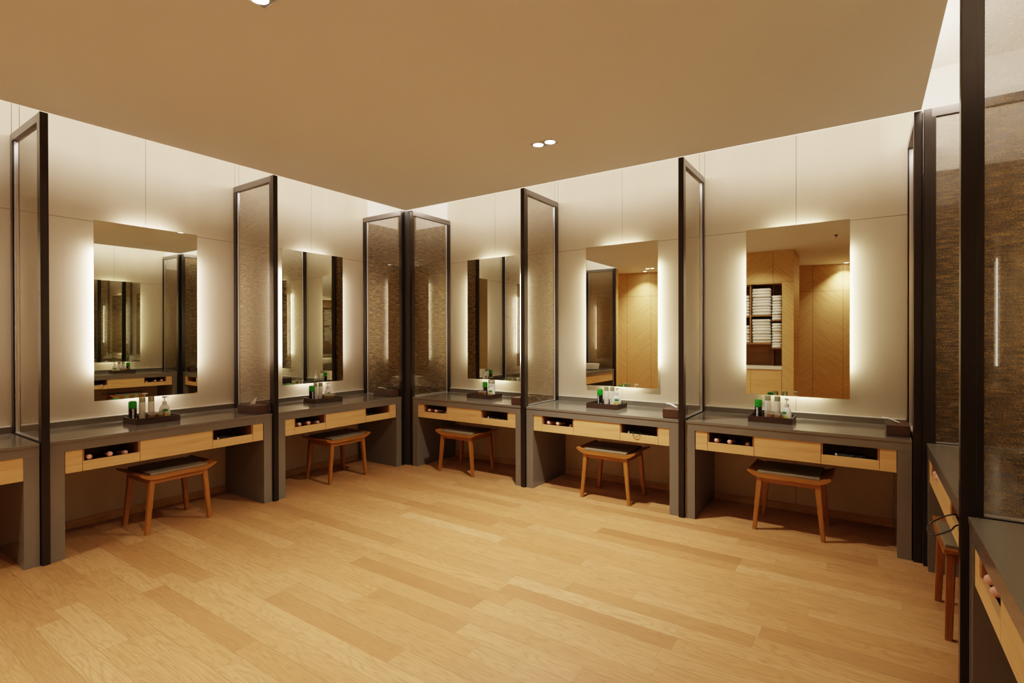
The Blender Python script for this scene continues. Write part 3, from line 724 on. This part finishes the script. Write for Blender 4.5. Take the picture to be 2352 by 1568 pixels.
for key in ('L1', 'L2', 'R1', 'R2', 'R3', 'T1'):
    side, c, w = UNIT[key]; t = V[key]; mtx = Matrix.Translation(wpt(side, c, 0)) @ Matrix.Rotation(RZ[side], 4, 'Z')
    p = mtx @ Vector((t['_x4']+(0.135 if key != 'R3' else 0.16), 0.092, 0.5535))
    o = place(dr0, (p.x, p.y, p.z), RZ[side]+{'L1': 0.25, 'L2': 0.1, 'R1': 0.22, 'R2': 0.20, 'R3': 0.18, 'T1': 0.2}[key], 'black hair dryer in the open drawer of ' + SHORT[key], 'black hair dryers')
    inv = (Matrix.Translation(o.location) @ Matrix.Rotation(o.rotation_euler.z, 4, 'Z')).inverted()
    x4 = t['_x4']
    paths = {'R1': [(0.10, 0.14, 0.575), (0.10, 0.07, 0.575), (0.12, 0.03, 0.604), (0.15, 0.012, 0.605), (0.19, 0.024, 0.604), (0.22, 0.08, 0.570)],
             'R2': [(0.03, 0.15, 0.585), (0.06, 0.06, 0.615), (0.10, 0.018, 0.608), (0.108, 0.004, 0.606), (0.118, -0.003, 0.592), (0.145, -0.004, 0.583), (0.168, -0.003, 0.594), (0.176, 0.004, 0.607), (0.182, 0.018, 0.608), (0.19, 0.09, 0.575)],
             'T1': [(0.08, 0.12, 0.580), (0.05, 0.03, 0.612), (0.05, 0.004, 0.610), (0.05, -0.030, 0.590), (0.09, -0.078, 0.560), (0.18, -0.075, 0.545), (0.225, -0.020, 0.588), (0.215, 0.002, 0.611), (0.21, 0.030, 0.614), (0.18, 0.10, 0.58)],
             'L1': [(0.20, 0.12, 0.565), (0.25, 0.10, 0.565), (0.29, 0.15, 0.565), (0.25, 0.24, 0.565)], 'L2': [(0.20, 0.12, 0.565), (0.25, 0.10, 0.565), (0.29, 0.15, 0.565), (0.25, 0.24, 0.565)], 'R3': [(0.04, 0.20, 0.565), (0.10, 0.24, 0.565), (0.2, 0.25, 0.565)]}[key]
    bm = bmesh.new(); tube(bm, [inv @ (mtx @ Vector((x4+a, b, z))) for a, b, z in smooth_path(paths)], 0.0032 if key == 'T1' else 0.0021, 8)
    obj('cord', bm, 'cord', o)
for k in V:
    for q in ('_x1', '_x4', '_tr'):
        if q in V[k]: del V[k][q]

# ------------------------------------------------------------------ downlights
def make_downlight(x, y, label, two=True, rz=0.0):
    t = thing('downlight', label, 'downlight', (x, y, H), rz, 'recessed downlights')
    hx = 0.092 if two else 0.05
    boxes('trim_frame', 'trim', t, (-hx, hx, -0.050, -0.046, -0.003, -0.0005), (-hx, hx, 0.046, 0.050, -0.003, -0.0005), (-hx, -hx+0.004, -0.046, 0.046, -0.003, -0.0005), (hx-0.004, hx, -0.046, 0.046, -0.003, -0.0005))
    boxes('baffle', 'chrome', t, (-hx+0.004, hx-0.004, -0.046, 0.046, -0.002, -0.0006))
    for dx in ((-0.0485, 0.0485) if two else (0.0,)):
        bm = bmesh.new(); lathe(bm, [(0, -0.0025), (0.034, -0.0025), (0.036, -0.0021)], 24, dx, 0); obj('lamp', bm, 'lamp', t)
    return t
DL = [(2.2765, -0.860, 'twin recessed downlight in the middle of the ceiling', True), (2.180, -2.885, 'twin recessed downlight at the top edge of the photo', True),
      (0.565, -5.010, 'twin recessed downlight near the wood wall, seen in a mirror', True), (0.322, -5.40, 'single recessed downlight close to the wood wall, seen in a mirror', False), (3.870, -6.35, 'single recessed downlight by the wood wall, seen in the towel mirror', False)]
for x, y, lab, two in DL: make_downlight(x, y, lab, two)
t = thing('sprinkler', 'small ceiling sprinkler head, seen at the top of the towel mirror', 'sprinkler', (3.84, -3.08, H))
bm = bmesh.new(); lathe(bm, [(0.028, 0), (0.028, -0.004), (0.014, -0.006), (0.010, -0.018), (0.0, -0.019)], 20); obj('escutcheon', bm, 'bronze', t)
bm = bmesh.new(); lathe(bm, [(0.0, -0.030), (0.017, -0.031), (0.017, -0.033), (0.0, -0.034)], 16); tube(bm, [(0.010, 0, -0.016), (0.006, 0, -0.031)], 0.002, 6); tube(bm, [(-0.010, 0, -0.016), (-0.006, 0, -0.031)], 0.002, 6); obj('deflector', bm, 'bronze', t)
def spot(x, y, z, power, ang, blend, col=(1.0, 0.91, 0.76), r=0.03, aim=None):
    l = bpy.data.lights.new('spot_lamp', 'SPOT'); l.energy = power; l.spot_size = math.radians(ang); l.spot_blend = blend; l.color = col; l.shadow_soft_size = r
    o = bpy.data.objects.new('spot_lamp', l); C.objects.link(o); o.location = (x, y, z)
    if aim: o.rotation_euler = (Vector(aim)-Vector((x, y, z))).to_track_quat('-Z', 'Y').to_euler()
    return o
for dx in (-0.0485, 0.0485): spot(2.2765+dx, -0.860, H-0.012, 125, 122, 1.0, r=0.022)
for dx in (-0.0485, 0.0485): spot(2.2765+dx, -0.860, H-0.012, 75, 64, 1.0, r=0.022)
for dx in (-0.0485, 0.0485): spot(2.180+dx, -2.885, H-0.012, 70, 122, 1.0, r=0.03)
for dx in (-0.0485, 0.0485): spot(2.180+dx, -2.885, H-0.012, 45, 64, 1.0, r=0.03)
spot(0.565, -5.0, H-0.012, 130, 120, 1.0); spot(0.322, -5.38, H-0.012, 110, 110, 1.0); spot(3.87, -6.33, H-0.012, 140, 110, 1.0)
spot(2.75, -3.55, H-0.012, 60, 120, 1.0)  # fill spot added without a fixture, to brighten the rear area

# cove lights: long strips lying on the dropped ceiling's edge, washing the wall panels
def cove(p0, p1, nrm, power):
    l = bpy.data.lights.new('cove_lamp', 'AREA'); l.shape = 'RECTANGLE'
    a, b = Vector(p0), Vector(p1); l.size = (b-a).length; l.size_y = 0.14; l.energy = power; l.color = (1.0, 0.86, 0.73)
    o = bpy.data.objects.new('cove_lamp', l); C.objects.link(o); o.location = (a+b)/2
    z = -Vector(nrm).normalized(); x = (b-a).normalized(); y = z.cross(x)
    o.matrix_world = Matrix.Translation((a+b)/2) @ Matrix((x, y, z)).transposed().to_4x4()
zc = 2.875
cove((0.24, -4.5, zc), (0.24, 0.30, zc), (-1, 0, 0.12), 32)
cove((-0.30, -0.24, zc), (W+0.30, -0.24, zc), (0, 1, 0.12), 32)
cove((W-0.24, 0.30, zc), (W-0.24, -3.05, zc), (1, 0, 0.12), 34)

# ------------------------------------------------------------------ rear area seen in the mirrors: towel cabinet and basin
yc = -4.04
cab = thing('towel_cabinet', 'oak cabinet wall holding stacked white towels, seen in the right mirror', 'cabinet', (0, yc, 0))
ZN0, ZN1 = 0.915, 2.252
boxes('side_column', 'chev', cab, (3.065, 3.232, -0.83, 0.0, 0.0, H-0.001))
boxes('side_column', 'chev', cab, (1.30, 1.98, -0.83, 0.0, 0.0, H-0.001))
boxes('header', 'chev', cab, (1.98, 3.065, -0.40, 0.0, ZN1, H-0.001))
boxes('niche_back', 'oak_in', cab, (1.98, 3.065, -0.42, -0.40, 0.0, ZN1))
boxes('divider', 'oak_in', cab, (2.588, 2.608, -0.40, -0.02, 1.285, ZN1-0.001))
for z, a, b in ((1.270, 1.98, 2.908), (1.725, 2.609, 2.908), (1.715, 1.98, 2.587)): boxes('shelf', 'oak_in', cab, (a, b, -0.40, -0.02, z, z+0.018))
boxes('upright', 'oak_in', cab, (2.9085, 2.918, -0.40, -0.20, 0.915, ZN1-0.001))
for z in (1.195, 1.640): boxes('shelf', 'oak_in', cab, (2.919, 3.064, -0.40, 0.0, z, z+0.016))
boxes('stone_top', 'stone', cab, (1.98, 3.065, -0.40, 0.01, 0.865, 0.914))
for a, b in ((1.985, 2.603), (2.607, 3.06)): boxes('door', 'oak', cab, (a, b, -0.02, 0.0, 0.0, 0.862))
def make_towel(w, d, h):
    bm = bmesh.new(); r = h*0.48; out = []
    for k in range(9): a = -PI/2+PI*k/8; out.append((-d/2+0.012-(0.012)*math.cos(a)*1.0, h/2+r*math.sin(a)))
    prof = out + [(d/2, h*0.96), (d/2, h*0.55), (d/2-0.01, h*0.5), (d/2, h*0.45), (d/2, h*0.04)]
    # the folded, rounded edge faces the room (local +y after the turn)
    prism(bm, prof, 0, -w/2, w/2)
    bmesh.ops.bevel(bm, geom=[e for e in bm.edges if abs(e.verts[0].co.x-e.verts[1].co.x) < 1e-6 and abs(e.verts[0].co.x) > w/2-1e-6], offset=0.008, segments=2, affect='EDGES')
    for f in bm.faces: f.smooth = True
    o = obj('folded_towel', bm, 'towel', sharp=False); tag(o, '', 'towel'); return o
tw_a = make_towel(0.265, 0.30, 0.048); tw_b = make_towel(0.132, 0.33, 0.0435)
ords = ['bottom', 'second from bottom', 'third from bottom', 'fourth from bottom', 'fifth from bottom', 'sixth from bottom', 'seventh from bottom', 'eighth from bottom', 'top']
rnd = random.Random(5)
for proto, x, zb, n, h, ydep, what in ((tw_a, 2.757, 1.7435, 9, 0.0488, 0.185, 'upper middle towel stack'), (tw_a, 2.757, 1.2885, 8, 0.0488, 0.185, 'lower middle towel stack'),
        (tw_b, 2.991, 1.6565, 9, 0.0442, 0.150, 'upper right towel stack'), (tw_b, 2.991, 1.2115, 9, 0.0442, 0.150, 'lower right towel stack'),
        (tw_a, 2.440, 1.7335, 7, 0.0488, 0.185, 'upper left towel stack'), (tw_a, 2.440, 1.2885, 6, 0.0488, 0.185, 'lower left towel stack')):
    for k in range(n):
        nm = 'top' if k == n-1 else ords[k]
        place(proto, (x+rnd.uniform(-0.003, 0.003), yc-ydep+rnd.uniform(-0.008, 0.006), zb+k*h), PI+rnd.uniform(-0.008, 0.008), nm + ' folded white towel of the ' + what + ' in the mirror', 'folded white towels in the cabinet')
bm = bmesh.new(); lathe(bm, [(0, 0.012), (0.10, 0.012), (0.165, 0.030), (0.190, 0.118), (0.196, 0.120), (0.200, 0.116), (0.178, 0.020), (0.150, 0.0), (0, 0.0)], 40)
o = obj('wash_basin', bm, 'basin'); o.location = (-0.34, -4.10, ZC+0.0004); tag(o, 'round white vessel basin on a stone counter, seen in the mirror beside the wood wall', 'basin')

# ------------------------------------------------------------------ world, camera, colour
w = bpy.data.worlds.new('World'); SCENE.world = w; w.use_nodes = True
bg = w.node_tree.nodes['Background']; bg.inputs[0].default_value = (1.0, 0.82, 0.6, 1); bg.inputs[1].default_value = 0.03
cam = bpy.data.cameras.new('camera'); co = bpy.data.objects.new('camera', cam); C.objects.link(co); SCENE.camera = co
F, CX, CY = 1194.326, 1176.0, 779.498
cam.sensor_fit = 'HORIZONTAL'; cam.sensor_width = 36; cam.lens = F/2352*36; cam.shift_y = (CY-784.0)/2352; cam.clip_start = 0.02
yaw, pitch, roll = 0.59792, 0.00452, -0.00197
th = PI/2 + yaw
f = Vector((math.cos(th)*math.cos(pitch), math.sin(th)*math.cos(pitch), -math.sin(pitch)))
r = Vector((math.sin(th), -math.cos(th), 0)); u = r.cross(f)
r, u = r*math.cos(roll)+u*math.sin(roll), -r*math.sin(roll)+u*math.cos(roll)
co.matrix_world = Matrix.Translation((4.17786, -4.06418, 1.39352)) @ Matrix((r, u, -f)).transposed().to_4x4()
SCENE.view_settings.view_transform = 'Filmic'
SCENE.view_settings.look = 'Medium High Contrast'
SCENE.view_settings.exposure = 0.34
SCENE.cycles.max_bounces = 12; SCENE.cycles.diffuse_bounces = 5; SCENE.cycles.glossy_bounces = 8; SCENE.cycles.transmission_bounces = 8; SCENE.cycles.transparent_max_bounces = 16
SCENE.cycles.sample_clamp_indirect = 6.0
SCENE.cycles.caustics_refractive = False
